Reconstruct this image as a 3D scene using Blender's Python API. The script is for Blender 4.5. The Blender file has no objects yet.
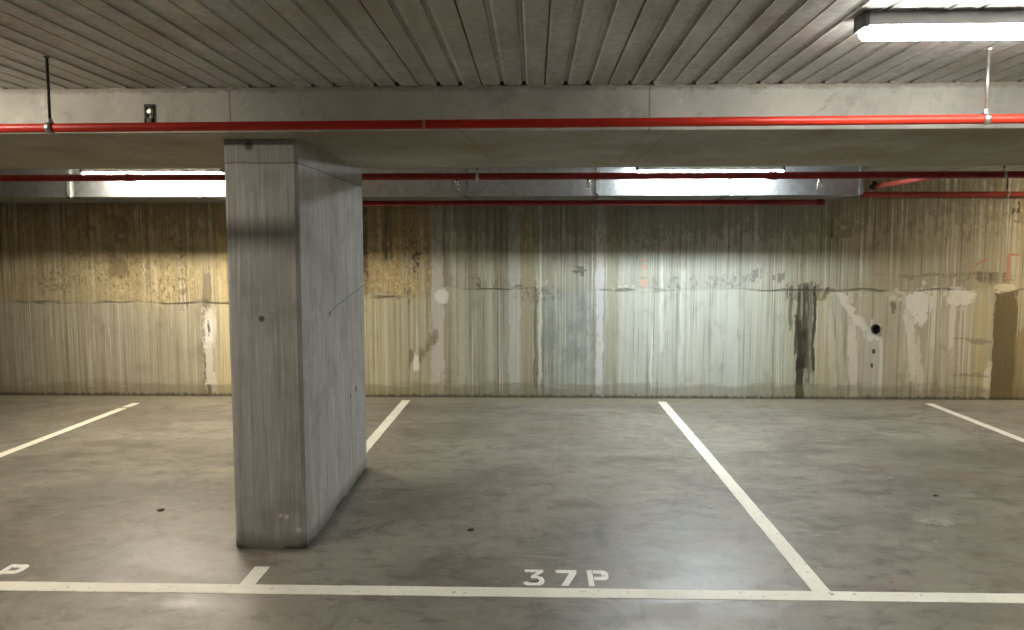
import bpy, bmesh, math, random
from mathutils import Vector, Matrix
random.seed(7)
sc = bpy.context.scene
COL = sc.collection
PI = math.pi

# ------------------------------------------------------------------ sizes (metres)
YW = 7.916          # face of the stained wall
ZC = 2.268          # underside of the steel deck
BZ, BYF, BYB = 2.0636, 3.589, 5.145
CYB = 5.245         # back face of the column
XMIN, XMAX, YMIN = -12.0, 12.0, -8.0

def WX(px): return -1.75 + (px - 365) * .010137      # along the wall
def WZ(py): return 1.124 - (py - 289) * .01033       # up the wall

# ------------------------------------------------------------------ node helper
class NT:
    def __init__(s, name):
        s.m = bpy.data.materials.new(name); s.m.use_nodes = True
        s.t = s.m.node_tree; s.t.nodes.clear()
        s.out = s.t.nodes.new('ShaderNodeOutputMaterial')
        s.b = s.t.nodes.new('ShaderNodeBsdfPrincipled')
        s.t.links.new(s.b.outputs[0], s.out.inputs[0])
        tc = s.t.nodes.new('ShaderNodeTexCoord'); s.P = tc.outputs['Object']
        sp = s.t.nodes.new('ShaderNodeSeparateXYZ'); s.t.links.new(s.P, sp.inputs[0])
        s.x, s.y, s.z = sp.outputs
    def put(s, sock, v):
        if isinstance(v, bpy.types.NodeSocket): s.t.links.new(v, sock)
        elif isinstance(v, (tuple, list)):
            sock.default_value = (tuple(v) + (1,))[:4] if len(sock.default_value) == 4 else v
        else: sock.default_value = v
    def math(s, op, a, b=0.0, c=None, clamp=False):
        n = s.t.nodes.new('ShaderNodeMath'); n.operation = op; n.use_clamp = clamp
        s.put(n.inputs[0], a); s.put(n.inputs[1], b)
        if c is not None: s.put(n.inputs[2], c)
        return n.outputs[0]
    def add(s, a, b): return s.math('ADD', a, b)
    def mul(s, a, b): return s.math('MULTIPLY', a, b)
    def step(s, v, a, b, lo=0.0, hi=1.0):
        n = s.t.nodes.new('ShaderNodeMapRange'); n.interpolation_type = 'SMOOTHSTEP'
        s.put(n.inputs[0], v)
        if a > b: a, b, lo, hi = b, a, hi, lo
        n.inputs[1].default_value = a; n.inputs[2].default_value = b
        n.inputs[3].default_value = lo; n.inputs[4].default_value = hi
        return n.outputs[0]
    def vec(s, x, y, z):
        n = s.t.nodes.new('ShaderNodeCombineXYZ')
        for i, v in enumerate((x, y, z)): s.put(n.inputs[i], v)
        return n.outputs[0]
    def noise(s, vec, scale=1.0, detail=3.0, rough=.55, dist=0.0):
        n = s.t.nodes.new('ShaderNodeTexNoise')
        s.put(n.inputs['Vector'], vec); n.inputs['Scale'].default_value = scale
        n.inputs['Detail'].default_value = detail; n.inputs['Roughness'].default_value = rough
        n.inputs['Distortion'].default_value = dist
        return n.outputs[0]
    def snoise(s, sx, sy, sz, off=0.0, detail=3.0, rough=.55, dist=0.0):
        m = s.t.nodes.new('ShaderNodeMapping'); s.put(m.inputs[0], s.P)
        m.inputs['Scale'].default_value = (sx, sy, sz); m.inputs['Location'].default_value = (off, off * .7, off * .3)
        return s.noise(m.outputs[0], 1.0, detail, rough, dist)
    def voro(s, scale, rnd=1.0, out=0):
        n = s.t.nodes.new('ShaderNodeTexVoronoi'); s.put(n.inputs['Vector'], s.P); n.inputs['Scale'].default_value = scale
        return n.outputs[out]
    def mix(s, f, a, b, mode='MIX'):
        n = s.t.nodes.new('ShaderNodeMix'); n.data_type = 'RGBA'; n.blend_type = mode
        s.put(n.inputs[0], f); s.put(n.inputs[6], a); s.put(n.inputs[7], b)
        return n.outputs[2]
    def ramp(s, f, stops, interp='LINEAR'):
        n = s.t.nodes.new('ShaderNodeValToRGB'); n.color_ramp.interpolation = interp
        e = n.color_ramp.elements
        while len(e) < len(stops): e.new(.5)
        for i, (p, c) in enumerate(stops): e[i].position = p; e[i].color = tuple(c) + (1,)
        s.put(n.inputs[0], f)
        return n.outputs[0]
    def bump(s, h, strength=.3, dist=.01):
        n = s.t.nodes.new('ShaderNodeBump'); n.inputs['Strength'].default_value = strength
        n.inputs['Distance'].default_value = dist; s.put(n.inputs['Height'], h)
        s.t.links.new(n.outputs[0], s.b.inputs['Normal'])
    def fin(s, color, rough=.8, metal=0.0, spec=.3):
        s.put(s.b.inputs['Base Color'], color); s.put(s.b.inputs['Roughness'], rough)
        s.put(s.b.inputs['Metallic'], metal); s.b.inputs['Specular IOR Level'].default_value = spec
        return s.m

def C(r, g, b):      # sRGB 0-255 -> linear
    f = lambda v: (v / 255 / 12.92) if v / 255 <= .04045 else ((v / 255 + .055) / 1.055) ** 2.4
    return (f(r), f(g), f(b))

def plain(name, col, rough=.5, metal=0.0, var=.15, scale=20):
    n = NT(name); k = n.noise(n.P, scale, 3)
    d = tuple(c * (1 - var) for c in col); u = tuple(min(1, c * (1 + var)) for c in col)
    return n.fin(n.mix(n.step(k, .3, .7), d, u), rough, metal)

# ------------------------------------------------------------------ materials
def mat_wall():
    n = NT('stained_concrete')
    # wobble for the edges of every stain: mostly sideways, slow down the wall
    w1 = n.snoise(9, 1, 3.5, 1.3, 3)
    w2 = n.snoise(3, 1, 14, 4.1, 3)
    xw = n.add(n.x, n.mul(n.math('SUBTRACT', w1, .5), .07))
    zw = n.add(n.z, n.mul(n.math('SUBTRACT', w2, .5), .22))
    fine = n.snoise(34, 1, .55, 2.0, 4, .6)      # thin vertical runs
    mid = n.snoise(9, 1, .35, 6.0, 3, .6)
    blot = n.snoise(5, 1, 4, 9.0, 5, .65)
    spk = n.snoise(22, 1, 16, 3.0, 4, .7)
    rag = n.math('SUBTRACT', n.add(n.mul(fine, .35), n.mul(n.snoise(20, 1, 10, 17, 5, .7), .65)), .5)
    # base tone along the wall
    def along(stops, jx):
        f = n.math('DIVIDE', n.add(jx, 6.0), 12.0, clamp=True)
        return n.ramp(f, [((WX(p) + 6) / 12, C(*c)) for p, c in stops])
    low = along([(-30, (145, 139, 119)), (30, (160, 153, 132)), (110, (169, 161, 141)), (200, (171, 162, 139)), (222, (205, 190, 147)),
                 (370, (181, 174, 141)), (425, (173, 167, 139)), (470, (154, 151, 130)), (520, (160, 158, 143)), (552, (149, 151, 141)),
                 (600, (162, 165, 156)), (640, (179, 184, 173)), (740, (184, 187, 176)), (790, (171, 171, 151)), (850, (171, 162, 136)),
                 (910, (177, 167, 143)), (980, (175, 164, 134)), (1023, (162, 148, 115))], xw)
    up = along([(-30, (147, 132, 98)), (60, (166, 154, 121)), (130, (173, 157, 119)), (205, (171, 157, 124)), (222, (199, 179, 134)),
                (365, (162, 145, 107)), (425, (169, 151, 113)), (445, (147, 141, 119)), (520, (151, 147, 126)), (600, (158, 158, 145)),
                (660, (171, 173, 162)), (740, (171, 171, 160)), (800, (162, 158, 139)), (880, (160, 149, 121)),
                (960, (160, 148, 121)), (1023, (166, 150, 113))], xw)
    jz = n.add(1.118, n.add(n.step(n.x, WX(436), WX(428), 0, -.085) if 0 else n.step(n.x, WX(428), WX(437), -.08, 0), n.step(n.x, WX(228), WX(260), -.06, 0)))
    above = n.step(n.math('SUBTRACT', zw, jz), -.02, .04)
    c = n.mix(above, low, up)
    # thin runs of lime and dirt
    runs = n.step(fine, .50, .72)
    sharp = n.snoise(75, 1, .8, 22, 3, .6)
    pm = n.step(n.snoise(1.6, 1, 2.2, 27, 4, .6), .38, .62, .25, 1.0)
    # where the lime runs are strong
    rs = n.add(.34, n.mul(.5, n.step(mid, .4, .65)))
    c = n.mix(n.mul(runs, rs), c, C(206, 202, 188))
    c = n.mix(n.mul(n.mul(n.step(sharp, .57, .66), pm), n.step(mid, .36, .60, .2, .8)), c, C(220, 216, 205))
    c = n.mix(n.mul(n.mul(n.step(sharp, .44, .34), .55), pm), c, C(98, 92, 76))
    c = n.mix(n.mul(n.step(fine, .48, .30), .42), c, C(92, 84, 62))
    c = n.mix(n.mul(n.step(blot, .52, .75), .35), c, C(110, 100, 74))
    c = n.mix(n.mul(n.step(spk, .6, .8), .25), c, C(205, 198, 175))

    def blob(cx, cz, rx, rz, col, k=1.0, soft=.5, warp=True, mask=None, base=None, sh=0, box_=False):
        xx, zz = (xw, zw) if warp else (n.x, n.z)
        if sh: xx = n.math('MULTIPLY_ADD', n.math('SUBTRACT', zz, cz), -sh, xx)
        dx = n.mul(n.math('ABSOLUTE', n.math('SUBTRACT', xx, cx)), 1 / rx)
        dz = n.mul(n.math('ABSOLUTE', n.math('SUBTRACT', zz, cz)), 1 / rz)
        amp = 4.2 if rx > .05 and rx / rz > .25 else 2.0
        if rx > .05 and rx / rz > .25: base_d = n.math('SQRT', n.add(n.mul(dx, dx), n.mul(dz, dz)))
        else: base_d = n.math('SMOOTH_MAX', dx, dz, .35)
        if box_: base_d = n.math('SMOOTH_MAX', dx, dz, .3); amp = .5
        d = n.math('MULTIPLY_ADD', rag, amp, base_d)
        m = n.step(d, 1.02 + soft * .45, 1.02 - soft * .45)
        if k != 1.0: m = n.mul(m, k)
        if mask is not None: m = n.mul(m, mask)
        return n.mix(m, base if base is not None else c, col)
    def P(x0, x1, y0, y1, col, k=1.0, soft=.4, mask=None, warp=True, sh=0, box_=False):
        nonlocal c
        cx, cz = (WX(x0) + WX(x1)) / 2, (WZ(y0) + WZ(y1)) / 2
        c = blob(cx, cz, (WX(x1) - WX(x0)) / 2, (WZ(y0) - WZ(y1)) / 2, C(*col), k, soft, warp, mask, None, sh, box_)
    brk = n.step(fine, .42, .55)
    pat = n.step(blot, .42, .56)
    spm = n.step(spk, .48, .58)
    # broad pale bands (old form joints bleached by water)
    P(433, 445, 205, 392, (196, 192, 182), .75, .3)
    P(460, 467, 205, 394, (186, 182, 160), .6, .4)
    P(489, 496, 255, 394, (180, 176, 150), .55, .4)
    P(512, 523, 205, 394, (186, 188, 180), .65, .25)
    P(523, 538, 205, 392, (158, 148, 108), .5, .4)
    P(537, 541, 288, 392, (96, 84, 40), .7, .5)
    P(542, 545, 205, 394, (198, 198, 182), .75, .5)
    P(600, 607, 205, 394, (205, 202, 200), .8, .3)
    P(610, 622, 205, 380, (158, 152, 122), .5, .4)
    P(622, 634, 255, 376, (186, 186, 176), .5, .4)
    P(664, 667, 258, 350, (214, 214, 206), .6, .6)
    P(684, 688, 262, 370, (206, 210, 200), .5, .6)
    P(655, 657, 330, 394, (215, 212, 200), .8, .5)
    P(730, 742, 288, 390, (196, 200, 192), .5, .5)
    P(760, 770, 255, 392, (190, 190, 174), .5, .5)
    P(550, 596, 290, 372, (122, 128, 122), .45, .4, pat)
    # yellow rough zone on the left and beside the column
    P(40, 206, 200, 304, (180, 163, 124), .5, .3, pat)
    P(60, 205, 250, 304, (214, 192, 140), .6, .3, n.step(spk, .54, .64))
    P(30, 205, 215, 304, (92, 76, 48), .65, .3, n.mul(n.step(spk, .47, .37), n.step(n.snoise(3, 1, 3, 61, 3), .42, .56)))
    P(362, 430, 190, 297, (178, 154, 106), .5, .3, pat)
    P(362, 428, 230, 298, (212, 192, 146), .65, .3, n.step(spk, .53, .62))
    P(362, 428, 205, 297, (74, 60, 38), .7, .3, n.mul(n.step(spk, .48, .40), n.step(mid, .42, .56)))
    P(362, 376, 205, 292, (62, 50, 34), .85, .4, n.mul(n.step(mid, .45, .55), n.step(spk, .40, .55)))
    P(384, 394, 195, 258, (58, 50, 38), .75, .5, brk)
    P(404, 418, 205, 262, (70, 58, 40), .6, .5, n.mul(brk, spm))
    P(412, 424, 245, 272, (48, 38, 24), .9, .6, spm)
    P(364, 426, 278, 298, (200, 180, 136), .55, .3, spm)
    P(88, 125, 255, 280, (112, 98, 72), .7, .5, pat)
    P(20, 70, 262, 292, (104, 88, 54), .6, .5, spm)
    P(85, 205, 285, 304, (206, 188, 146), .5, .3, spm)
    P(120, 140, 250, 300, (84, 70, 42), .5, .6, spm)
    P(172, 182, 240, 310, (70, 58, 38), .6, .6, spm)
    P(198, 206, 270, 312, (126, 118, 100), .8, .4)
    # lime bloom by the column on the left
    P(198, 210, 312, 394, (215, 208, 196), .95, .35)
    P(199, 207, 318, 345, (232, 226, 220), .9, .4)
    P(202, 204, 322, 336, (90, 82, 70), .9, .5)
    P(206, 210, 345, 375, (176, 168, 160), .8, .5)
    P(195, 199, 310, 396, (96, 84, 60), .7, .5, spm)
    P(200, 204, 385, 398, (78, 64, 42), .8, .5)
    # chipped diagonal right of the column
    for i in range(5):
        P(434 - i * 4.2, 440 - i * 4.2, 330 + i * 6, 340 + i * 6, (116, 106, 78), .55, .7)
    P(437, 450, 292, 301, (222, 218, 210), .9, .5, None)
    P(444, 456, 298, 308, (128, 122, 104), .6, .6, spm)
    P(413, 419, 354, 372, (226, 220, 208), .95, .5)
    P(410, 414, 350, 366, (112, 102, 76), .7, .5)
    # honeycomb pits in the middle
    P(474, 484, 274, 287, (76, 72, 60), .7, .5, spm)
    P(512, 528, 281, 285, (84, 80, 62), .6, .5)
    P(575, 592, 270, 275, (92, 94, 86), .8, .5)
    P(540, 552, 279, 286, (206, 200, 180), .7, .6, spm)
    P(520, 560, 286, 300, (90, 88, 74), .5, .5, spm)
    P(670, 688, 276, 292, (104, 110, 104), .5, .5, spm)
    P(696, 762, 272, 286, (118, 122, 118), .55, .4, spm)
    P(752, 766, 268, 282, (88, 90, 86), .55, .5, brk)
    P(775, 790, 272, 284, (84, 80, 66), .6, .5, brk)
    P(612, 640, 283, 288, (208, 206, 190), .7, .5, spm)
    # dark run marks right of the middle
    P(790, 827, 282, 300, (66, 58, 42), .75, .7, n.mul(n.step(sharp, .40, .54), spm))
    P(792, 826, 287, 303, (66, 58, 42), .7, .6, n.step(sharp, .42, .54))
    P(801, 812, 286, 340, (60, 52, 38), .9, .35, n.step(fine, .36, .46), box_=True)
    P(802, 813, 330, 366, (54, 47, 34), .92, .4, None, box_=True)
    P(799, 806, 318, 352, (62, 54, 40), .85, .5)
    P(802, 810, 358, 400, (50, 44, 32), .92, .4, None, box_=True)
    P(811, 816, 290, 380, (92, 84, 66), .7, .5)
    P(816.5, 819.5, 292, 376, (58, 50, 36), .9, .4)
    P(793, 797, 296, 330, (92, 84, 64), .7, .5)
    P(826, 831, 286, 301, (64, 56, 40), .85, .5, sh=.25)
    P(822, 836, 290, 390, (176, 162, 126), .4, .4)
    # lime runs round the drain hole and further right
    P(832, 868, 290, 300, (204, 196, 176), .7, .5, brk)
    P(852, 860, 290, 332, (208, 200, 182), .85, .5, sh=-.75)
    P(862, 870, 312, 330, (206, 198, 180), .8, .5, sh=-.8)
    P(854, 862, 318, 396, (208, 200, 182), .75, .5, sh=-.06)
    P(870, 887, 330, 394, (186, 180, 166), .65, .35, box_=True)
    P(872, 886, 322, 340, (216, 210, 198), .8, .5)
    P(884, 887, 335, 394, (210, 204, 190), .7, .5)
    P(834, 840, 305, 392, (196, 188, 168), .6, .5, sh=-.08)
    P(842, 847, 300, 380, (190, 182, 160), .5, .5, sh=-.10)
    P(877, 880, 348, 352, (56, 50, 40), .9, .5, warp=False); P(876, 878, 362, 366, (56, 50, 40), .9, .5, warp=False)
    P(890, 906, 288, 300, (210, 200, 172), .8, .5, spm)
    P(894, 898, 302, 312, (92, 82, 62), .8, .5)
    P(888, 905, 305, 390, (160, 148, 120), .4, .4)
    P(908, 932, 288, 322, (222, 215, 203), .85, .5)
    P(922, 944, 288, 306, (212, 204, 184), .8, .5, brk)
    P(911, 918, 310, 376, (210, 203, 186), .8, .5, sh=-.10)
    P(921, 927, 340, 396, (204, 196, 178), .75, .5, sh=-.12)
    P(932, 940, 296, 350, (208, 200, 180), .7, .5, brk)
    P(948, 975, 288, 306, (220, 212, 196), .8, .5, n.step(blot, .30, .44))
    P(952, 958, 300, 352, (208, 200, 182), .75, .5)
    P(962, 969, 298, 372, (198, 190, 168), .6, .5, brk)
    P(978, 990, 292, 380, (176, 156, 112), .5, .4)
    P(989, 996, 362, 398, (210, 200, 176), .7, .5, sh=.12)
    P(962, 992, 335, 340, (124, 112, 88), .6, .5, sh=-1.5)
    P(956, 992, 372, 378, (124, 112, 88), .5, .5, sh=-2.0)
    P(900, 990, 384, 396, (128, 118, 92), .4, .5, spm)
    # thin dirty line above the joint at the right
    P(868, 1024, 272, 278, (110, 96, 68), .55, .5, brk)
    P(974, 1010, 272, 282, (84, 72, 48), .6, .5, brk)
    # damp panel at the right
    P(995.5, 1018, 290, 430, (98, 82, 50), .95, .14, box_=True)
    P(1017, 1030, 330, 420, (126, 106, 66), .7, .3)
    P(1012, 1019, 180, 232, (196, 170, 118), .6, .5, spm)
    P(1008, 1016, 205, 226, (62, 50, 30), .85, .5, spm)
    P(1000, 1003, 180, 285, (170, 158, 130), .6, .5)
    P(996, 1016, 284, 291, (214, 200, 164), .7, .5)
    # wall head: duct shadow deepened in the colour, with a little grime
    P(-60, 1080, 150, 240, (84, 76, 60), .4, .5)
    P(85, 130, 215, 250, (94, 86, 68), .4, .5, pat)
    # horizontal pour joint
    jl = n.step(n.math('ABSOLUTE', n.math('SUBTRACT', n.add(n.z, n.mul(n.math('SUBTRACT', w2, .5), .09)), jz)), .016, .003)
    jl = n.mul(jl, n.step(n.snoise(2.2, 1, 1, 12, 3), .40, .6))
    c = n.mix(n.mul(jl, .8), c, C(84, 76, 58))
    # grimy foot of the wall
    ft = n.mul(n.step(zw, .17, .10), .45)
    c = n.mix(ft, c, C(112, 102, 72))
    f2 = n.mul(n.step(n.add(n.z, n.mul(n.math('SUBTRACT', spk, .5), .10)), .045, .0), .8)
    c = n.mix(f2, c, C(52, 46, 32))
    h = n.add(n.mul(blot, .6), n.add(n.mul(fine, .35), n.mul(spk, n.mul(above, .8))))
    h = n.math('SUBTRACT', h, n.mul(jl, .8))
    n.bump(h, .55, .02)
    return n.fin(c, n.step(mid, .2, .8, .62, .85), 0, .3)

def mat_column():
    n = NT('board_marked_concrete')
    xy = n.add(n.x, n.mul(n.y, 1.0))
    v = n.vec(n.mul(xy, 70), 0, n.mul(n.z, 2.6))
    fine = n.noise(v, 1, 4, .62)
    v2 = n.vec(n.mul(xy, 17), 3.3, n.mul(n.z, 1.1))
    mid = n.noise(v2, 1, 3, .6)
    blot = n.noise(n.P, 3.2, 5, .65)
    spk = n.noise(n.P, 40, 3, .6)
    c = n.mix(n.step(mid, .3, .7), C(150, 149, 144), C(166, 165, 161))
    c = n.mix(n.mul(n.step(fine, .50, .68), .45), c, C(202, 201, 195))
    c = n.mix(n.mul(n.step(fine, .46, .32), .40), c, C(102, 99, 92))
    c = n.mix(n.mul(n.step(blot, .48, .68), .4), c, C(114, 110, 98))
    c = n.mix(n.mul(n.step(n.noise(n.P, 9, 6, .7, .4), .56, .68), .25), c, C(180, 179, 172))
    c = n.mix(n.mul(n.step(spk, .62, .75), .3), c, C(186, 184, 176))
    # paler pour band under the beam and a grimy foot
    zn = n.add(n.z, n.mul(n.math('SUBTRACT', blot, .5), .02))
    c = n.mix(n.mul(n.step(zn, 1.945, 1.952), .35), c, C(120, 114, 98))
    c = n.mix(n.mul(n.step(n.math('ABSOLUTE', n.math('SUBTRACT', zn, 1.948)), .008, .002), .6), c, C(88, 82, 70))
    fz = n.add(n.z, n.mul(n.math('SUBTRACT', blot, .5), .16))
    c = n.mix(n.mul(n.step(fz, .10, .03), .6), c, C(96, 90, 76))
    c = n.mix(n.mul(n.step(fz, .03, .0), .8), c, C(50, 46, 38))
    # hairline crack and bolt holes
    def spot(x, y, z, r, col, k=.9):
        nonlocal c
        d = n.t.nodes.new('ShaderNodeVectorMath'); d.operation = 'DISTANCE'
        n.put(d.inputs[0], n.P); d.inputs[1].default_value = (x, y, z)
        c = n.mix(n.mul(n.step(d.outputs['Value'], r, r * .4), k), c, C(*col))
    spot(-1.36, 3.80, 1.18, .022, (70, 66, 58)); spot(-1.167, 4.35, 1.16, .022, (66, 62, 54))
    spot(-1.167, 4.95, .62, .03, (70, 66, 60)); spot(-1.167, 4.80, .60, .02, (70, 66, 60))
    spot(-1.40, 3.80, 2.03, .03, (78, 70, 58)); spot(-1.26, 3.80, .17, .018, (205, 200, 190)); spot(-1.29, 3.80, .175, .014, (205, 200, 190))
    spot(-1.20, 3.80, .10, .02, (200, 196, 186))
    cr = n.math('ABSOLUTE', n.math('SUBTRACT', n.z, n.add(n.mul(n.y, .13), n.add(.585, n.mul(blot, .05)))))
    c = n.mix(n.mul(n.mul(n.step(cr, .007, .001), n.step(n.y, 4.25, 4.35)), .6), c, C(70, 66, 60))
    n.bump(n.add(fine, n.mul(blot, .6)), .35, .008)
    return n.fin(c, .72, 0, .3)

def mat_beam():
    n = NT('smooth_formed_concrete')
    blot = n.noise(n.P, 2.3, 5, .6); spk = n.noise(n.P, 17, 4, .65)
    big = n.snoise(.9, .9, .9, 4, 3)
    c = n.mix(n.step(blot, .3, .7), C(150, 148, 140), C(184, 181, 172))
    c = n.mix(n.mul(n.step(spk, .60, .74), .5), c, C(128, 122, 106))
    c = n.mix(n.mul(n.step(big, .45, .62), .5), c, C(136, 132, 120))
    c = n.mix(n.mul(n.step(n.noise(n.P, 6, 6, .75, .6), .54, .66), .4), c, C(118, 114, 102))
    c = n.mix(n.mul(n.step(n.noise(n.P, 9, 5, .7), .60, .70), .35), c, C(206, 202, 190))
    # face formwork joints and edge spalls
    for X in (-1.405, .520, 2.44, -3.33):
        d = n.math('ABSOLUTE', n.math('SUBTRACT', n.x, X))
        c = n.mix(n.mul(n.step(d, .006, .002), .6), c, C(92, 86, 74))
    # underside: board joints across the beam and rust-brown blotches
    under = n.step(n.z, BZ + .004, BZ + .001)
    c = n.mix(n.mul(under, .45), c, C(146, 136, 112))
    u = n.mul(under, n.mul(n.step(n.snoise(1.4, .8, 1, 15, 4), .46, .6), .45))
    c = n.mix(u, c, C(124, 108, 82))
    for X, s in ((-2.6, .5), (.62, .0), (1.9, .75), (3.4, .1), (-.55, .2)):
        d = n.math('ABSOLUTE', n.math('SUBTRACT', n.x, n.add(X, n.mul(n.y, s * .3))))
        c = n.mix(n.mul(n.mul(n.step(d, .008, .002), under), .4), c, C(84, 76, 60))
    top = n.step(n.add(n.z, n.mul(n.math('SUBTRACT', spk, .5), .05)), ZC - .03, ZC - .012)
    c = n.mix(n.mul(top, .5), c, C(110, 104, 90))
    n.bump(n.add(blot, spk), .25, .006)
    return n.fin(c, .75, 0, .3)

def mat_floor():
    n = NT('trowelled_concrete_floor')
    big = n.snoise(.55, .8, 1, 3, 4, .55, .6)
    mid = n.snoise(2.1, 3.4, 1, 8, 5, .62, .5)
    fine = n.snoise(26, 26, 1, 5, 4, .65)
    tr = n.snoise(1.2, 9, 1, 21, 4, .6, .8)
    c = n.mix(n.step(big, .3, .7), C(119, 114, 103), C(144, 138, 127))
    c = n.mix(n.mul(n.step(mid, .48, .70), .40), c, C(152, 145, 128))
    c = n.mix(n.mul(n.step(mid, .46, .28), .40), c, C(92, 87, 78))
    c = n.mix(n.mul(n.step(tr, .55, .75), .28), c, C(164, 158, 142))
    c = n.mix(n.mul(n.step(fine, .55, .75), .18), c, C(84, 78, 68))
    m2 = n.snoise(7, 11, 1, 51, 5, .68, .4)
    c = n.mix(n.mul(n.step(m2, .52, .64), .50), c, C(84, 80, 71))
    c = n.mix(n.mul(n.step(m2, .46, .34), .42), c, C(156, 151, 137))
    m4 = n.noise(n.P, 2.6, 7, .72, 1.4)
    c = n.mix(n.mul(n.step(m4, .50, .62), .45), c, C(90, 85, 76))
    c = n.mix(n.mul(n.step(m4, .44, .34), .40), c, C(152, 146, 132))
    m3 = n.snoise(60, 90, 1, 71, 3, .7)
    c = n.mix(n.mul(n.step(m3, .62, .72), .35), c, C(168, 164, 152))
    # rusty tint, tyre smears
    ru = n.step(n.snoise(1.1, 1.6, 1, 33, 4, .6), .58, .72)
    c = n.mix(n.mul(ru, .22), c, C(140, 108, 84))
    smv = n.snoise(.7, 2.2, 1, 41, 5, .6, 1.2)
    c = n.mix(n.mul(n.step(smv, .56, .70), .35), c, C(80, 76, 68))
    def spot(px, py, rx, ry, col, k=.7, msk=None):
        nonlocal c
        dx = n.mul(n.math('SUBTRACT', n.add(n.x, n.mul(n.math('SUBTRACT', mid, .5), .3)), px), 1 / rx)
        dy = n.mul(n.math('SUBTRACT', n.add(n.y, n.mul(n.math('SUBTRACT', tr, .5), .3)), py), 1 / ry)
        r = n.math('SQRT', n.add(n.mul(dx, dx), n.mul(dy, dy)))
        m = n.mul(n.step(r, 1.1, .5), k)
        if msk is not None: m = n.mul(m, msk)
        c = n.mix(m, c, C(*col))
    spot(-2.75, 4.72, .42, .30, (96, 90, 76), .45)          # oil shade left bay
    spot(-2.05, 5.2, .30, .12, (170, 162, 138), .5)
    spot(.35, 4.05, .035, .30, (78, 75, 68), .5); spot(.29, 3.70, .09, .03, (78, 72, 66), .5)
    spot(2.95, 7.0, .32, .10, (76, 72, 64), .5)
    spot(-.7, 6.4, .6, .35, (96, 90, 78), .4)
    spot(3.3, 5.7, 1.0, .3, (92, 88, 80), .4)
    spot(-3.6, 6.9, 1.2, .4, (104, 94, 74), .4)
    spot(-2.1, 7.10, .4, .05, (84, 76, 60), .6)
    # dirt gathered round the foot of the column
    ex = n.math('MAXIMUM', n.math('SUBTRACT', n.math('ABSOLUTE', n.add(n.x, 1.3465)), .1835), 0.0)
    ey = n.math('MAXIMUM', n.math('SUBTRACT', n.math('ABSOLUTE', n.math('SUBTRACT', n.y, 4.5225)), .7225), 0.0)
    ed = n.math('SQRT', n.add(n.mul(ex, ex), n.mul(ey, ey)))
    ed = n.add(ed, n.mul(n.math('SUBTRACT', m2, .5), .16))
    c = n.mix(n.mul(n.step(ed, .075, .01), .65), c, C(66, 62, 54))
    # grime against the foot of the wall and the saw cut before it
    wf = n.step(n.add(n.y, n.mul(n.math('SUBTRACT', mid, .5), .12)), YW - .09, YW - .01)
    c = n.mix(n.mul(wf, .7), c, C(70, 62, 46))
    c = n.mix(n.mul(n.step(n.add(n.y, n.mul(n.math('SUBTRACT', mid, .5), .25)), 7.52, 7.66), .45), c, C(152, 144, 122))
    cut = n.step(n.math('ABSOLUTE', n.math('SUBTRACT', n.y, n.add(7.28, n.mul(mid, .06)))), .014, .004)
    c = n.mix(n.mul(cut, .35), c, C(160, 150, 124))
    n.bump(n.add(n.mul(fine, .4), mid), .12, .006)
    rg = n.add(n.step(mid, .25, .75, .32, .52), n.mul(fine, .08))
    return n.fin(c, rg, 0, .5)

def mat_deck():
    n = NT('galvanised_deck')
    sp = n.voro(38, 1, 1)
    bw = n.t.nodes.new('ShaderNodeRGBToBW'); n.put(bw.inputs[0], sp)
    st = n.snoise(7, .8, 1, 4, 4, .6)
    bl = n.snoise(2.5, 1.6, 1, 9, 5, .65)
    c = n.mix(bw.outputs[0], C(172, 173, 168), C(204, 204, 199))
    c = n.mix(n.mul(n.step(st, .45, .7), .4), c, C(128, 124, 114))
    c = n.mix(n.mul(n.step(bl, .5, .7), .5), c, C(148, 138, 116))
    c = n.mix(n.mul(n.step(n.snoise(1.1, 1.1, 1, 31, 3), .5, .6), .35), c, C(158, 146, 118))
    c = n.mix(n.mul(n.step(n.noise(n.P, 60, 4, .7), .52, .7), .25), c, C(120, 116, 106))
    c = n.mix(n.mul(n.step(n.snoise(30, 3, 1, 2, 3), .62, .72), .35), c, C(184, 180, 168))
    n.bump(n.add(bl, n.mul(st, .4)), .1, .01)
    return n.fin(c, n.step(bl, .3, .7, .42, .6), .12, .5)

def mat_duct():
    n = NT('galvanised_duct')
    sp = n.voro(30, 1, 1)
    bw = n.t.nodes.new('ShaderNodeRGBToBW'); n.put(bw.inputs[0], sp)
    c = n.mix(bw.outputs[0], C(176, 180, 184), C(200, 204, 208))
    st = n.snoise(3, 3, 8, 2, 3)
    c = n.mix(n.mul(n.step(st, .5, .7), .2), c, C(150, 152, 152))
    n.bump(n.snoise(1.2, 1.2, 1.2, 1, 2), .05, .02)
    return n.fin(c, .30, .9, .5)

def mat_paint(name, col, worn, under=(120, 114, 102)):
    n = NT(name)
    a = n.noise(n.P, 30, 4, .7); b = n.noise(n.P, 3.0, 4, .6)
    c = n.mix(n.step(b, .3, .7), C(*col), C(*[min(255, v + 12) for v in col]))
    m = n.mul(n.step(a, .60 - worn * .2, .74 - worn * .2), n.step(b, .35, .6, .35, .9))
    c = n.mix(m, c, C(*under))
    n.bump(a, .1, .003)
    return n.fin(c, .55, 0, .4)

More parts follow.
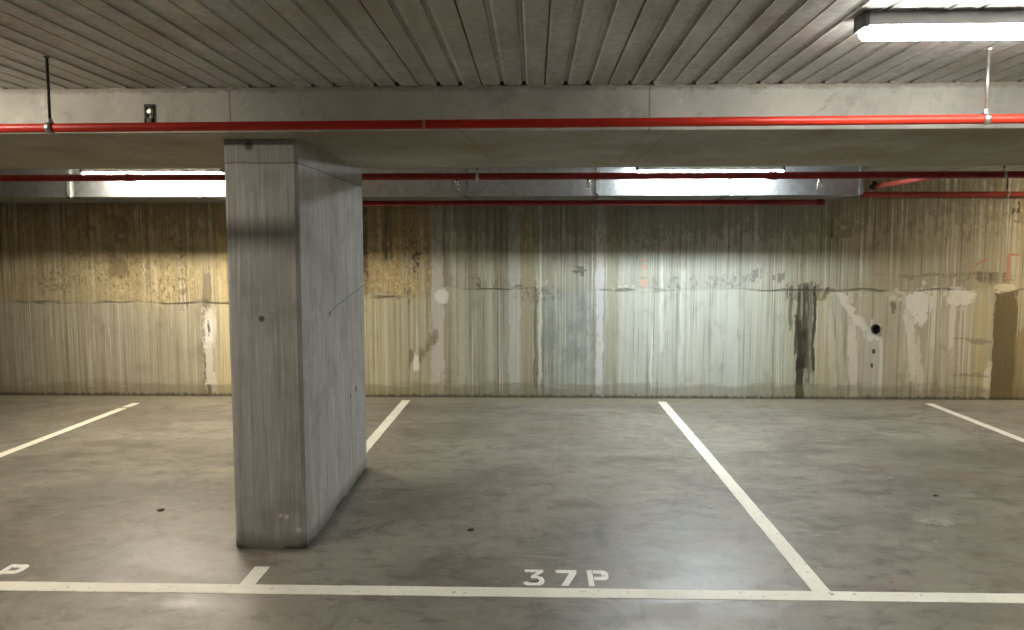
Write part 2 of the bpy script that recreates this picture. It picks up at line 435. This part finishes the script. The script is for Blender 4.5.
M = dict(
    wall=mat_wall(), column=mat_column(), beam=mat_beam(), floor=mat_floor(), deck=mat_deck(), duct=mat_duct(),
    line=mat_paint('line_paint', (232, 229, 214), .10), glyph=mat_paint('number_paint', (244, 242, 234), .15),
    red=plain('red_pipe_paint', C(178, 44, 28), .36, 0, .10, 6), dred=plain('dark_red_pipe_paint', C(124, 28, 26), .42, 0, .14, 8),
    pink=plain('faded_red_pipe_paint', C(188, 84, 72), .5, 0, .12, 8),
    flange=plain('dull_zinc', C(150, 152, 150), .5, .6), steel=plain('galvanised_rod', C(176, 174, 168), .35, .8), darksteel=plain('dark_steel', C(58, 54, 48), .5, .6),
    brass=plain('plated_sprinkler', C(206, 200, 186), .25, .9), white=plain('white_enamel', C(198, 200, 202), .4, 0, .03),
    capgrey=plain('grey_plastic', C(92, 96, 100), .5, 0, .05),
    plate=plain('grimy_plate', C(142, 132, 108), .75, 0, .2, 30), black=plain('black_void', C(14, 12, 10), .9),
    hole=plain('drain_pipe_plastic', C(40, 36, 30), .6), leaf=plain('dry_leaf', C(62, 52, 38), .8, 0, .3, 60),
    mortar=plain('mortar_splash', C(168, 162, 148), .85, 0, .2, 50),
    graf=mat_paint('faded_orange_spray', (206, 138, 114), 1.2, (176, 168, 150)),
    graf2=mat_paint('red_spray', (186, 96, 72), 1.0, (158, 140, 108)),
    far=plain('far_concrete', C(150, 146, 134), .8, 0, .12, 2),
    sheath=plain('pipe_joint_band', C(170, 120, 104), .5),
)
def emis(name, col, st):
    n = NT(name); n.fin((.85, .85, .85), .4)
    n.b.inputs['Emission Color'].default_value = tuple(col) + (1,)
    n.b.inputs['Emission Strength'].default_value = st
    return n.m

# ------------------------------------------------------------------ mesh helpers
def obj(name, bm, mat, parent=None, smooth=False):
    me = bpy.data.meshes.new(name); bmesh.ops.recalc_face_normals(bm, faces=bm.faces)
    bm.to_mesh(me); bm.free()
    if smooth:
        for p in me.polygons: p.use_smooth = True
    o = bpy.data.objects.new(name, me); COL.objects.link(o)
    if mat: me.materials.append(mat)
    if parent: o.parent = parent
    return o
def tag(o, label, cat, group=None):
    o['label'] = label; o['category'] = cat
    if group: o['group'] = group
    return o
def struct(o): o['kind'] = 'structure'; return o
def thing(name, label, cat, loc=(0, 0, 0), group=None):
    o = bpy.data.objects.new(name, None); COL.objects.link(o); o.location = loc
    o.empty_display_size = .1
    return tag(o, label, cat, group)
def BM(): return bmesh.new()
def box(bm, x0, x1, y0, y1, z0, z1, bev=0, vert_only=False):
    r = bmesh.ops.create_cube(bm, size=1)
    vs = r['verts']
    for v in vs:
        v.co = Vector(((x0 + x1) / 2 + v.co.x * (x1 - x0), (y0 + y1) / 2 + v.co.y * (y1 - y0), (z0 + z1) / 2 + v.co.z * (z1 - z0)))
    if bev:
        es = {e for v in vs for e in v.link_edges}
        if vert_only: es = {e for e in es if abs(e.verts[0].co.z - e.verts[1].co.z) > 1e-4}
        bmesh.ops.bevel(bm, geom=list(es), offset=bev, segments=2 if not vert_only else 1, affect='EDGES', profile=.5)
    return bm
def tube(bm, pts, r, seg=16, cap=True):
    pts = [Vector(p) for p in pts]
    rs = r if isinstance(r, (list, tuple)) else [r] * len(pts)
    rings = []
    for i, p in enumerate(pts):
        d = (pts[min(i + 1, len(pts) - 1)] - pts[max(i - 1, 0)]).normalized()
        a = Vector((0, 0, 1)) if abs(d.z) < .9 else Vector((1, 0, 0))
        u = d.cross(a).normalized(); w = d.cross(u)
        rings.append([bm.verts.new(p + (u * math.cos(t) + w * math.sin(t)) * rs[i]) for t in [2 * PI * k / seg for k in range(seg)]])
    for a, b in zip(rings, rings[1:]):
        for k in range(seg): bm.faces.new((a[k], a[(k + 1) % seg], b[(k + 1) % seg], b[k]))
    if cap: bm.faces.new(rings[0]); bm.faces.new(rings[-1][::-1])
    return bm
def prism(bm, poly, z0, z1, axis='z', flip=False):
    def co(p, h):
        return {'z': (p[0], p[1], h), 'y': (p[0], h, p[1]), 'x': (h, p[0], p[1])}[axis]
    a = [bm.verts.new(co(p, z0)) for p in poly]; b = [bm.verts.new(co(p, z1)) for p in poly]
    bm.faces.new(a); bm.faces.new(b[::-1])
    for i in range(len(poly)):
        j = (i + 1) % len(poly); bm.faces.new((a[i], a[j], b[j], b[i]))
    return bm
def copy_tree(o, parent=None):
    c = o.copy(); COL.objects.link(c)
    if parent: c.parent = parent
    for ch in list(o.children): copy_tree(ch, c)
    return c

# ------------------------------------------------------------------ the setting
struct(obj('floor', box(BM(), XMIN, XMAX, YMIN, YW + .2, -.2, 0), M['floor']))
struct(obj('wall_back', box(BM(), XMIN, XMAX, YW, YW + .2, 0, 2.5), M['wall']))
struct(obj('wall_left', box(BM(), XMIN - .2, XMIN, YMIN, YW + .2, -.2, 2.5), M['far']))
struct(obj('wall_right', box(BM(), XMAX, XMAX + .2, YMIN, YW + .2, -.2, 2.5), M['far']))
struct(obj('wall_front', box(BM(), XMIN, XMAX, YMIN - .2, YMIN, -.2, 2.5), M['far']))

# ribbed steel deck: flat pans, dovetail slots every 95 mm, an open sheet seam every third one
def deck(bm, y0, y1, flare0, flare1):
    PITCH = .2855; H = .034
    slots = []
    k0 = int((XMIN - .045) / PITCH) - 1
    for k in range(k0, int((XMAX - .045) / PITCH) + 1):
        X = .045 + k * PITCH
        slots += [(X, 's'), (X + .0925, 'r'), (X + .191, 'r')]
    slots = [s for s in slots if XMIN + .08 < s[0] < XMAX - .08]
    # stations along y: main run, then a crushed, flared end at the beam
    def edges(X, t, w):         # half widths at mouth and top
        return w
    ys = [y0] + ([y0 + .030, y0 + .036] if flare0 else []) + ([y1 - .036, y1 - .030] if flare1 else []) + [y1]
    def wid(t, y):
        if t == 's': return .0032, .005, .022
        near = (flare1 and y > y1 - .032) or (flare0 and y < y0 + .032)
        return (.021, .021, H) if near else (.010, .0045, .011)
    prev = None
    rows = []
    for y in ys:
        row = [(XMIN, ZC)]
        for X, t in slots:
            m, tp, h = wid(t, y)
            lip = .0035 if t == 'r' else .0015
            row += [(X - m - .009, ZC), (X - m, ZC - lip), (X - m, ZC + .004), (X - tp, ZC + h), (X + tp, ZC + h), (X + m, ZC + .004), (X + m, ZC - lip), (X + m + .009, ZC)]
        row.append((XMAX, ZC))
        rows.append([bm.verts.new((x, y, z)) for x, z in row])
    for a, b in zip(rows, rows[1:]):
        for i in range(len(a) - 1): bm.faces.new((a[i], a[i + 1], b[i + 1], b[i]))
    for r in (rows[0], rows[-1]):      # close the slots at the ends with the concrete behind
        for s in range(len(slots)):
            i = 1 + s * 8
            bm.faces.new((r[i + 2], r[i + 3], r[i + 4], r[i + 5]))
bm = BM(); deck(bm, YMIN, BYF, False, True); deck(bm, BYB, YW, True, False)
me = bpy.data.meshes.new('ceiling'); bm.to_mesh(me); bm.free(); me.materials.append(M['deck'])
o = bpy.data.objects.new('ceiling', me); COL.objects.link(o); struct(o)
struct(obj('ceiling_slab', box(BM(), XMIN, XMAX, YMIN, YW, ZC + .045, 2.5), M['far']))

# beam, with a small arris and a slightly broken front lower edge
bm = BM(); box(bm, XMIN, XMAX, BYF, BYB, BZ, ZC + .04, .006)
tag(obj('concrete_beam', bm, M['beam']), 'long pale concrete beam spanning the ceiling behind the front red pipe', 'beam')
bead = BM(); N = 900; rows = []
from mathutils import noise as mn
for i in range(N + 1):
    X = XMIN + .01 + (XMAX - XMIN - .02) * i / N
    a = mn.noise(Vector((X * 6, 0, 0))) + .6 * mn.noise(Vector((X * 23, 3, 0)))
    d = max(.002, .006 + .010 * a); t = max(.001, .003 + .006 * (mn.noise(Vector((X * 11, 7, 0))) + .3))
    rows.append([bead.verts.new(p) for p in ((X, BYF + .002, ZC), (X, BYF - t, ZC), (X, BYF - t * .8, ZC - d * .7), (X, BYF + .002, ZC - d))])
for a, b in zip(rows, rows[1:]):
    for k in range(4): bead.faces.new((a[k], a[(k + 1) % 4], b[(k + 1) % 4], b[k]))
obj('mortar_bead', bead, plain('dirty_mortar', C(150, 144, 130), .85, 0, .3, 40), bpy.data.objects['concrete_beam'])
bm = BM(); box(bm, -1.530, -1.163, 3.80, CYB, 0, BZ, .018, True)
tag(obj('concrete_column', bm, M['column']), 'grey rectangular board-marked concrete column standing under the beam', 'column')

# ------------------------------------------------------------------ painted floor lines
LH = .002
def line(x0, x1, y0, y1, label, jag=.0015):
    bm = BM()
    L = max(x1 - x0, y1 - y0); nseg = max(2, int(L / .05)); horiz = (x1 - x0) > (y1 - y0)
    A, B = [], []
    for i in range(nseg + 1):
        t = i / nseg; j1 = random.uniform(-jag, jag); j2 = random.uniform(-jag, jag)
        if horiz: A.append((x0 + t * L, y0 + j1)); B.append((x0 + t * L, y1 + j2))
        else: A.append((x0 + j1, y0 + t * L)); B.append((x1 + j2, y0 + t * L))
    poly = A + B[::-1]
    top = [[bm.verts.new((*p, z)) for p in A] + [bm.verts.new((*p, z)) for p in B] for z in (0, LH)]
    n1 = nseg + 1
    for z in (0, 1):
        v = top[z]
        for i in range(nseg): bm.faces.new((v[i], v[i + 1], v[n1 + i + 1], v[n1 + i]))
    lo, hi = top
    for i in range(nseg):
        bm.faces.new((lo[i], lo[i + 1], hi[i + 1], hi[i])); bm.faces.new((lo[n1 + i], lo[n1 + i + 1], hi[n1 + i + 1], hi[n1 + i]))
    bm.faces.new((lo[0], lo[n1], hi[n1], hi[0])); bm.faces.new((lo[nseg], lo[n1 + nseg], hi[n1 + nseg], hi[nseg]))
    return tag(obj('parking_line', bm, M['line']), label, 'floor marking', 'white parking bay lines')
line(XMIN, XMAX, 3.283, 3.376, 'long white line painted across the floor in front of all bays')
line(-1.345, -1.272, 3.376, 3.575, 'short white stub of line on the floor just before the column')
line(-1.345, -1.262, CYB + .002, 7.74, 'white bay line running from behind the column to the wall')
line(1.243, 1.325, 3.376, 7.72, 'white bay line on the right side of the bay numbered 37P')
line(-4.02, -3.94, 3.376, 7.26, 'white bay line furthest left on the floor')
line(-4.02, -3.94, 7.31, 7.52, 'tiny white dash beyond the end of the leftmost bay line')
line(3.88, 3.955, 3.376, 7.69, 'white bay line at the right edge, ending near the dark damp wall patch')

# bay number 37P
def glyph(parent, kind, x, y, w=.098, h=.172):
    P7 = [(0, .80), (1, .80), (1, 1), (0, 1)]; L7 = [(.22, 0), (.54, 0), (1, .80), (.64, .80)]
    P3 = [(.06, 1), (.96, 1), (.96, .86), (.64, .60), (.90, .52), (1, .36), (1, .20), (.90, .06), (.72, 0), (.22, 0), (.04, .06), (0, .20), (.22, .24),
          (.30, .17), (.66, .17), (.74, .24), (.74, .36), (.64, .45), (.36, .45), (.36, .58), (.66, .84), (.06, .84)]
    stem = [(.0, 0), (.26, 0), (.26, 1), (.0, 1)]
    bowl = [(.29, .38), (.80, .38), (.94, .46), (1, .59), (1, .80), (.94, .93), (.80, 1), (.29, 1), (.29, .80), (.62, .80), (.69, .75), (.69, .63), (.62, .58), (.29, .58)]
    bm = BM()
    for poly in {'7': [P7, L7], '3': [P3], 'P': [stem, bowl]}[kind]:
        prism(bm, [(x + p[0] * w, y + p[1] * h) for p in poly], 0, LH)
    bmesh.ops.triangulate(bm, faces=[f for f in bm.faces if len(f.verts) > 4])
    o = obj({'7': 'digit_seven', '3': 'digit_three', 'P': 'letter_p'}[kind], bm, M['glyph'], parent)
    return o
t = thing('bay_number', 'white stencilled 37P painted on the floor above the long line', 'floor marking')
glyph(t, '3', -.050, 3.402); glyph(t, '7', .103, 3.402); glyph(t, 'P', .250, 3.402)
t = thing('bay_number', 'white stencilled P painted on the floor at the left edge', 'floor marking')
glyph(t, 'P', -2.537, 3.395, .102)

# ------------------------------------------------------------------ pipes
def pz(x): return 2.003 + .004 * x
def xpipe(bm, x0, x1, y, z0, z1, r, seg=20):
    return tube(bm, [(x0, y, z0), ((x0 + x1) / 2, y, (z0 + z1) / 2), (x1, y, z1)], r, seg)
t = thing('sprinkler_pipe', 'bright red pipe hanging in front of the pale concrete beam', 'pipe', group=None)
obj('pipe_run', xpipe(BM(), XMIN + .02, XMAX - .02, 3.0, pz(XMIN), pz(XMAX), .0175), M['red'], t, True)
for X in (-.424, -6.4, 6.4):
    obj('joint_band', xpipe(BM(), X - .006, X + .006, 3.0, pz(X), pz(X), .019), M['sheath'], t, True)

def hanger(X, Y, zp, r, label, mat, name='pipe_hanger', zt=ZC):
    t = thing(name, label, 'pipe hanger', (X, Y, zt))
    h = zp - zt
    obj('rod', tube(BM(), [(0, 0, h + r + .012), (0, 0, 0)], .0055, 10), mat, t, True)
    # swivel ring
    bm = BM(); seg = 20
    R0, R1, W = r + .001, r + .005, .011
    for k in range(seg):
        a0, a1 = 2 * PI * k / seg, 2 * PI * (k + 1) / seg
        q = []
        for R in (R0, R1):
            for s in (-W, W):
                for a in (a0, a1): q.append(bm.verts.new((s, R * math.sin(a), h + R * math.cos(a))))
        bm.faces.new((q[0], q[1], q[3], q[2])); bm.faces.new((q[4], q[5], q[7], q[6]))
        bm.faces.new((q[0], q[1], q[5], q[4])); bm.faces.new((q[2], q[3], q[7], q[6]))
    bmesh.ops.remove_doubles(bm, verts=bm.verts, dist=1e-5)
    obj('clamp_ring', bm, M['steel'], t, True)
    bm = BM(); tube(bm, [(0, 0, h + r + .004), (0, 0, h + r + .018)], .010, 6)
    obj('nut', bm, M['steel'], t)
    bm = BM(); box(bm, -.008, .008, -.008, .008, -.006, 0); obj('ceiling_anchor', bm, mat, t)
    return t
hanger(-1.883, 3.0, pz(-1.83), .0175, 'dark threaded hanger rod and clamp holding the red pipe at left', M['darksteel'])
hanger(1.690, 3.0, pz(1.69), .0175, 'bright hanger rod and clamp holding the red pipe below the lamp', M['steel'])

# little clip on the beam face
t = thing('beam_clip', 'small dark steel clip fixed to the beam face above the red pipe', 'bracket', (-1.78, BYF, 2.14))
bm = BM()
for a in (box(bm, -.020, -.012, -.014, 0, -.06, .045), box(bm, .012, .020, -.014, 0, -.06, .045), box(bm, -.020, .020, -.014, 0, .040, .052), box(bm, -.020, .020, -.014, 0, -.06, -.01)): pass
obj('strap', bm, M['darksteel'], t)
obj('bolt', tube(BM(), [(0, 0, .02), (0, -.012, .02)], .010, 8), M['brass'], t)

t = thing('sprinkler_pipe', 'dark red pipe running behind the beam in front of the duct', 'pipe')
obj('pipe_run', xpipe(BM(), XMIN + .02, XMAX - .02, 5.7, 2.0585, 2.0585, .0255), M['dred'], t, True)
for X in (-.569, .388, 2.059):
    hd = obj('sprinkler_head', tube(tube(BM(), [(X, 5.7, 2.036), (X, 5.7, 2.008)], .011, 12), [(X, 5.7, 2.008), (X, 5.7, 1.998)], .017, 14), M['brass'], t, True)
    bm = BM()
    for s in (-1, 1): tube(bm, [(X + s * .014, 5.7, 2.0), (X + s * .016, 5.7, 1.985), (X + s * .004, 5.7, 1.968)], .003, 6)
    tube(bm, [(X, 5.7, 1.968), (X, 5.7, 1.965)], .019, 14)
    obj('deflector', bm, M['brass'], hd)
for X in (-3.0, 1.72, 5.4):
    obj('joint_coupling', xpipe(BM(), X - .03, X + .03, 5.7, 2.0585, 2.0585, .031), M['dred'], t, True)
for X, lab in ((-.42, 'thin hanger rod holding the dark red pipe right of the column'), (3.36, 'thin hanger rod holding the dark red pipe beyond the duct end')):
    hanger(X, 5.7, 2.0585, .0255, lab, M['darksteel'])

t = thing('branch_pipe', 'faded red branch pipe slanting back from the dark red pipe beside the duct end', 'pipe')
obj('pipe_run', tube(BM(), [(2.915, 5.735, 2.055), (3.00, 6.45, 2.075), (3.055, 7.10, 2.092)], .021, 16), M['pink'], t, True)
bm = BM(); tube(bm, [(3.052, 7.06, 2.091), (3.062, 7.17, 2.094)], [.030, .030], 14); tube(bm, [(3.06, 7.13, 2.06), (3.06, 7.13, 2.14)], .016, 12)
obj('end_elbow', bm, M['darksteel'], t, True)

t = thing('lower_pipe', 'dark maroon pipe running under the duct and stopping short of its end', 'pipe')
obj('pipe_run', xpipe(BM(), -2.05, 2.55, 7.1, 1.951, 1.951, .0245), M['dred'], t, True)
obj('end_cap', tube(BM(), [(2.545, 7.1, 1.951), (2.60, 7.1, 1.951), (2.612, 7.1, 1.951)], [.030, .030, .020], 18), M['dred'], t, True)
for X in (-1.9, .75, 1.9):      # straps up to the duct
    bm = BM(); box(bm, X - .012, X + .012, 7.098, 7.102, 1.974, 1.9985); obj('strap', bm, M['steel'], t)

t = thing('wall_pipe', 'faded red pipe running along the upper wall right of the duct end', 'pipe')
obj('pipe_run', xpipe(BM(), 2.875, XMAX - .02, 7.84, 2.072, 2.054, .028), M['pink'], t, True)
for X in (5.6, 7.9, 10.2): obj('joint_coupling', xpipe(BM(), X - .03, X + .03, 7.84, 2.065, 2.065, .033), M['dred'], t, True)
hanger(4.66, 7.84, 2.069, .028, 'short dark hanger rod holding the faded wall pipe', M['darksteel'])

# ------------------------------------------------------------------ duct
DY0, DY1, DZ0, DZ1 = 6.90, 7.80, 2.0, 2.25
t = thing('ventilation_duct', 'long flat galvanised steel air duct running along the top of the wall', 'duct')
FL = [2.845, 1.71, .557, -.60, -1.78, -2.985, -4.18] + [-4.18 - 1.17 * k for k in range(1, 7)]
for k in range(12):
    bm = BM(); box(bm, FL[k + 1] + .002, FL[k] - .002, DY0, DY1, DZ0, DZ1, .004)
    obj('duct_section', bm, M['duct'], t)
for k, X in enumerate(FL):
    bm = BM(); w, p = (.008, .018)
    w = .014
    box(bm, X - w, X + w, DY0 - .022, DY0 + .0, DZ0 - .012, DZ1 + .010)
    box(bm, X - w, X + w, DY0 - .022, DY1 + .010, DZ0 - .012, DZ0 + .0)
    fl = obj('flange', bm, M['flange'], t)
    for zb in (.015, .23):
        obj('corner_bolt', tube(BM(), [(X, DY0 - .030, DZ0 + zb), (X, DY0 - .021, DZ0 + zb)], .009, 8), M['brass'], fl)
for k, X in enumerate((2.4, -.03, -2.34, -4.66, -6.98, -9.3)):
    hb = BM(); box(hb, X - .012, X + .012, DY0 + .3, DY0 + .306, DZ1, ZC + .004)
    obj('support_strap', hb, M['steel'], t)

# ------------------------------------------------------------------ lamps
def lamp(X, Y, col, st, label, L=1.22, drop=.044, lens=.035):
    t = thing('batten_lamp', label, 'lamp', (X, Y, ZC), 'white batten lamps on the ceiling')
    z0 = -drop
    bm = BM(); prism(bm, [(-.030, -.001), (.030, -.001), (.042, z0 + .006), (.042, z0), (-.042, z0), (-.042, z0 + .006)], 0, L, 'x'); obj('housing', bm, M['white'], t)
    # frosted lens: half-round section with pointed ends
    prof = [(a, z0 - .001 - lens * b) for a, b in ((-.033, 0), (-.036, .3), (-.033, .65), (-.021, .92), (0, 1), (.021, .92), (.033, .65), (.036, .3), (.033, 0))]
    bm = BM(); rings = []
    for x, s in ((.000, .35), (.004, .62), (.016, 1), (L - .016, 1), (L - .004, .62), (L, .35)):
        zc = z0 - .4 * lens
        rings.append([bm.verts.new((x, p[0] * (s if s < 1 else 1), zc + (p[1] - zc) * s)) for p in prof])
    for a, b in zip(rings, rings[1:]):
        m = len(a)
        for i in range(m): bm.faces.new((a[i], a[(i + 1) % m], b[(i + 1) % m], b[i]))
    bm.faces.new(rings[0]); bm.faces.new(rings[-1][::-1])
    obj('diffuser', bm, emis('lamp_glow', col, st), t, False)
    for s in (0, 1):
        bm = BM(); x = -.006 if s == 0 else L - .012
        box(bm, x, x + .018, -.044, .044, z0 - .006, -.0005, .004); obj('end_cap', bm, M['capgrey'], t)
    return t
WARM, COOL, NEU = (1, .90, .73), (.88, .965, 1.0), (1, .96, .90)
S = 16.0
YF1, YB1, YR = 2.56, 6.60, -1.35
lamp(1.036, YF1, NEU, S * .9, 'glowing white batten lamp on the ceiling at the upper right')
lamp(-3.55, YF1, (1, .90, .76), S * 1.25, 'batten lamp on the ceiling beyond the left edge, before the beam')
lamp(5.65, YF1, NEU, S * .9, 'batten lamp on the ceiling beyond the right edge, before the beam')
lamp(.856, YB1, COOL, S * 2.4, 'cool white batten lamp between beam and duct, right of the column', drop=.081, lens=.030)
lamp(-3.876, YB1, WARM, S * 2.4, 'warm white batten lamp between beam and duct, left of the column', drop=.081, lens=.030)
lamp(5.50, YB1, WARM, S * 2.4, 'warm white batten lamp between beam and wall beyond the right edge', drop=.081, lens=.030)
for X in (-3.55, 1.05, 5.65): lamp(X, YR, NEU, S * .15, 'unseen batten lamp added for fill on the ceiling behind the viewer')  # weak unseen row added as fill, carrying on the lamp grid

# ------------------------------------------------------------------ bits on the wall
t = thing('drain_pipe', 'small black open drain pipe end poking from the wall among white lime runs', 'drain pipe', (WX(879), YW, WZ(328)))
bm = BM(); seg = 24
rr = [(.048, 0), (.048, -.03), (.040, -.03), (.040, -.004)]
rg = [[bm.verts.new((math.cos(a) * r * .85, y, math.sin(a) * r * 1.05)) for a in [2 * PI * k / seg for k in range(seg)]] for r, y in rr]
for a, b in zip(rg, rg[1:]):
    for k in range(seg): bm.faces.new((a[k], a[(k + 1) % seg], b[(k + 1) % seg], b[k]))
obj('pipe_wall', bm, M['hole'], t, False)
bm = BM(); bm.faces.new([bm.verts.new((math.cos(2 * PI * k / seg) * .036, -.005, math.sin(2 * PI * k / seg) * .043)) for k in range(seg)])
obj('bore', bm, M['black'], t)
def cover(px, py, s, label):
    t = thing('cover_plate', label, 'cover plate', (WX(px), YW, WZ(py)))
    bm = BM(); box(bm, -s, s, -.012, 0, -s, s, .004); obj('plate', bm, M['plate'], t)
    bm = BM(); tube(bm, [(0, -.018, 0), (0, -.011, 0)], .028, 12); obj('centre_plug', bm, M['mortar'], t)
    return t
cover(843, 229, .095, 'small square cover plate high on the wall right of the dark run marks')
cover(116, 236, .070, 'small square cover plate high on the wall at left, under the duct')

def stroke(pts, w):
    """flat polyline of paint on the wall face"""
    bm = BM(); L, R = [], []
    for i, p in enumerate(pts):
        a = Vector(pts[max(i - 1, 0)]); b = Vector(pts[min(i + 1, len(pts) - 1)]); d = (b - a).normalized()
        nrm = Vector((-d.y, d.x)) * w / 2 * random.uniform(.85, 1.1)
        L.append((p[0] + nrm.x, p[1] + nrm.y)); R.append((p[0] - nrm.x, p[1] - nrm.y))
    for a, b, c2, d2 in zip(L, L[1:], R[1:], R):
        prism(bm, [a, b, c2, d2], YW - .0025, YW + .001, 'y')
    bmesh.ops.remove_doubles(bm, verts=bm.verts, dist=1e-5)
    return bm
pp = lambda l: [(WX(a), WZ(b)) for a, b in l]
tag(obj('spray_mark', stroke(pp([(971.5, 273), (973, 268), (977, 264), (982, 261), (986, 260)]), .016), M['graf2']), 'thin red sprayed arc on the wall at right', 'spray mark')
bm = stroke(pp([(1007, 282), (1007, 268), (1007, 254)]), .045)
tag(obj('spray_mark', stroke(pp([(1007, 283), (1007, 270), (1007, 256.5), (1007.5, 255), (1010, 255), (1017, 255)]), .026), M['graf2']), 'red sprayed corner mark on the wall above the dark damp patch', 'spray mark')
bm.free()
bm = BM()
for y0, y1, w in ((260, 262, .05), (264, 270, .03), (273, 276, .05), (279, 287, .075)):
    prism(bm, [(WX(647.5) - w / 2, WZ(y0)), (WX(647.5) + w / 2, WZ(y0) - .005), (WX(648) + w / 2 + .004, WZ(y1)), (WX(647) - w / 2, WZ(y1) + .006)], YW - .0025, YW + .001, 'y')
tag(obj('spray_mark', bm, M['graf']), 'faded orange sprayed upright marks on the grey middle of the wall', 'spray mark')

# ------------------------------------------------------------------ crumbs on the floor
def crumb(x, y, r, mat, name, label, cat, flat=.35, n=9):
    bm = BM(); bmesh.ops.create_icosphere(bm, subdivisions=2, radius=1)
    for v in bm.verts:
        k = 1 + random.uniform(-.22, .22)
        v.co = Vector((v.co.x * r * k * 1.4, v.co.y * r * k, max(0, v.co.z * r * flat * k + r * flat * .55)))
    o = obj(name, bm, mat, None, False); o.location = (x, y, 0); o.rotation_euler.z = random.uniform(0, 3)
    return tag(o, label, cat)
crumb(-2.19, 4.36, .016, M['leaf'], 'dry_leaf', 'small dark dry leaf on the floor left of the column', 'leaf')
crumb(-.345, 4.09, .015, M['leaf'], 'dirt_clod', 'small dark clod of dirt on the floor of the middle bay', 'dirt')
crumb(2.49, 4.76, .012, M['leaf'], 'dirt_clod', 'small dark clod on the floor of the right bay, beyond the pale splash', 'dirt')
crumb(2.38, 5.12, .016, M['mortar'], 'mortar_crumb', 'tiny pale crumb on the floor of the right bay', 'crumb')
def splash(x, y, rx, ry, mat, name, label, cat):
    bm = BM(); N = 40; K = 6; c0 = bm.verts.new((0, 0, .006)); prev = None
    ph = [random.uniform(0, 6) for _ in range(4)]
    rings = []
    for k in range(1, K + 1):
        ring = []
        for i in range(N):
            a = 2 * PI * i / N; w = 1 + .18 * math.sin(3 * a + ph[0]) + .10 * math.sin(7 * a + ph[1]) + .05 * math.sin(13 * a + ph[2])
            f = k / K
            ring.append(bm.verts.new((math.cos(a) * rx * w * f, math.sin(a) * ry * w * f, .006 * (1 - f ** 2) + random.uniform(0, .0022) * (f < 1) + (0 if f < 1 else 0.0002))))
        rings.append(ring)
    for i in range(N): bm.faces.new((c0, rings[0][i], rings[0][(i + 1) % N]))
    for a, b in zip(rings, rings[1:]):
        for i in range(N): bm.faces.new((a[i], b[i], b[(i + 1) % N], a[(i + 1) % N]))
    o = obj(name, bm, mat, None, True); o.location = (x, y, 0)
    return tag(o, label, cat)
splash(2.27, 4.30, .10, .06, plain('pale_splash', C(150, 145, 130), .7, 0, .25, 30), 'mortar_splash', 'pale dried mortar splash on the floor of the right bay', 'splash')

# ------------------------------------------------------------------ camera
f_px, pitch, yaw, roll = 772.59, -.0834, -.0292, -.0006
cy, sy, cp, sp = math.cos(yaw), math.sin(yaw), math.cos(pitch), math.sin(pitch)
F = Vector((sy * cp, cy * cp, sp)); R = Vector((cy, -sy, 0)); U = R.cross(F)
cr, sr = math.cos(roll), math.sin(roll)
R2 = R * cr + U * sr; U2 = U * cr - R * sr
cam = bpy.data.cameras.new('camera'); co = bpy.data.objects.new('camera', cam); COL.objects.link(co)
mt = Matrix((R2, U2, -F)).transposed().to_4x4(); mt.translation = Vector((0, 0, 1.52))
co.matrix_world = mt
cam.sensor_fit = 'HORIZONTAL'; cam.sensor_width = 36; cam.lens = 36 * f_px / 1024; cam.clip_start = .05
sc.camera = co

w = bpy.data.worlds.new('world'); sc.world = w; w.use_nodes = True
w.node_tree.nodes['Background'].inputs[0].default_value = (0, 0, 0, 1)
w.node_tree.nodes['Background'].inputs[1].default_value = 0
vs = sc.view_settings
sc.display_settings.display_device = 'sRGB'
vs.view_transform = 'Standard'; vs.look = 'None'; vs.gamma = 1.0; vs.use_curve_mapping = False
vs.exposure = 2.7
sc.cycles.max_bounces = 8; sc.cycles.diffuse_bounces = 5
sc.cycles.sample_clamp_indirect = 6
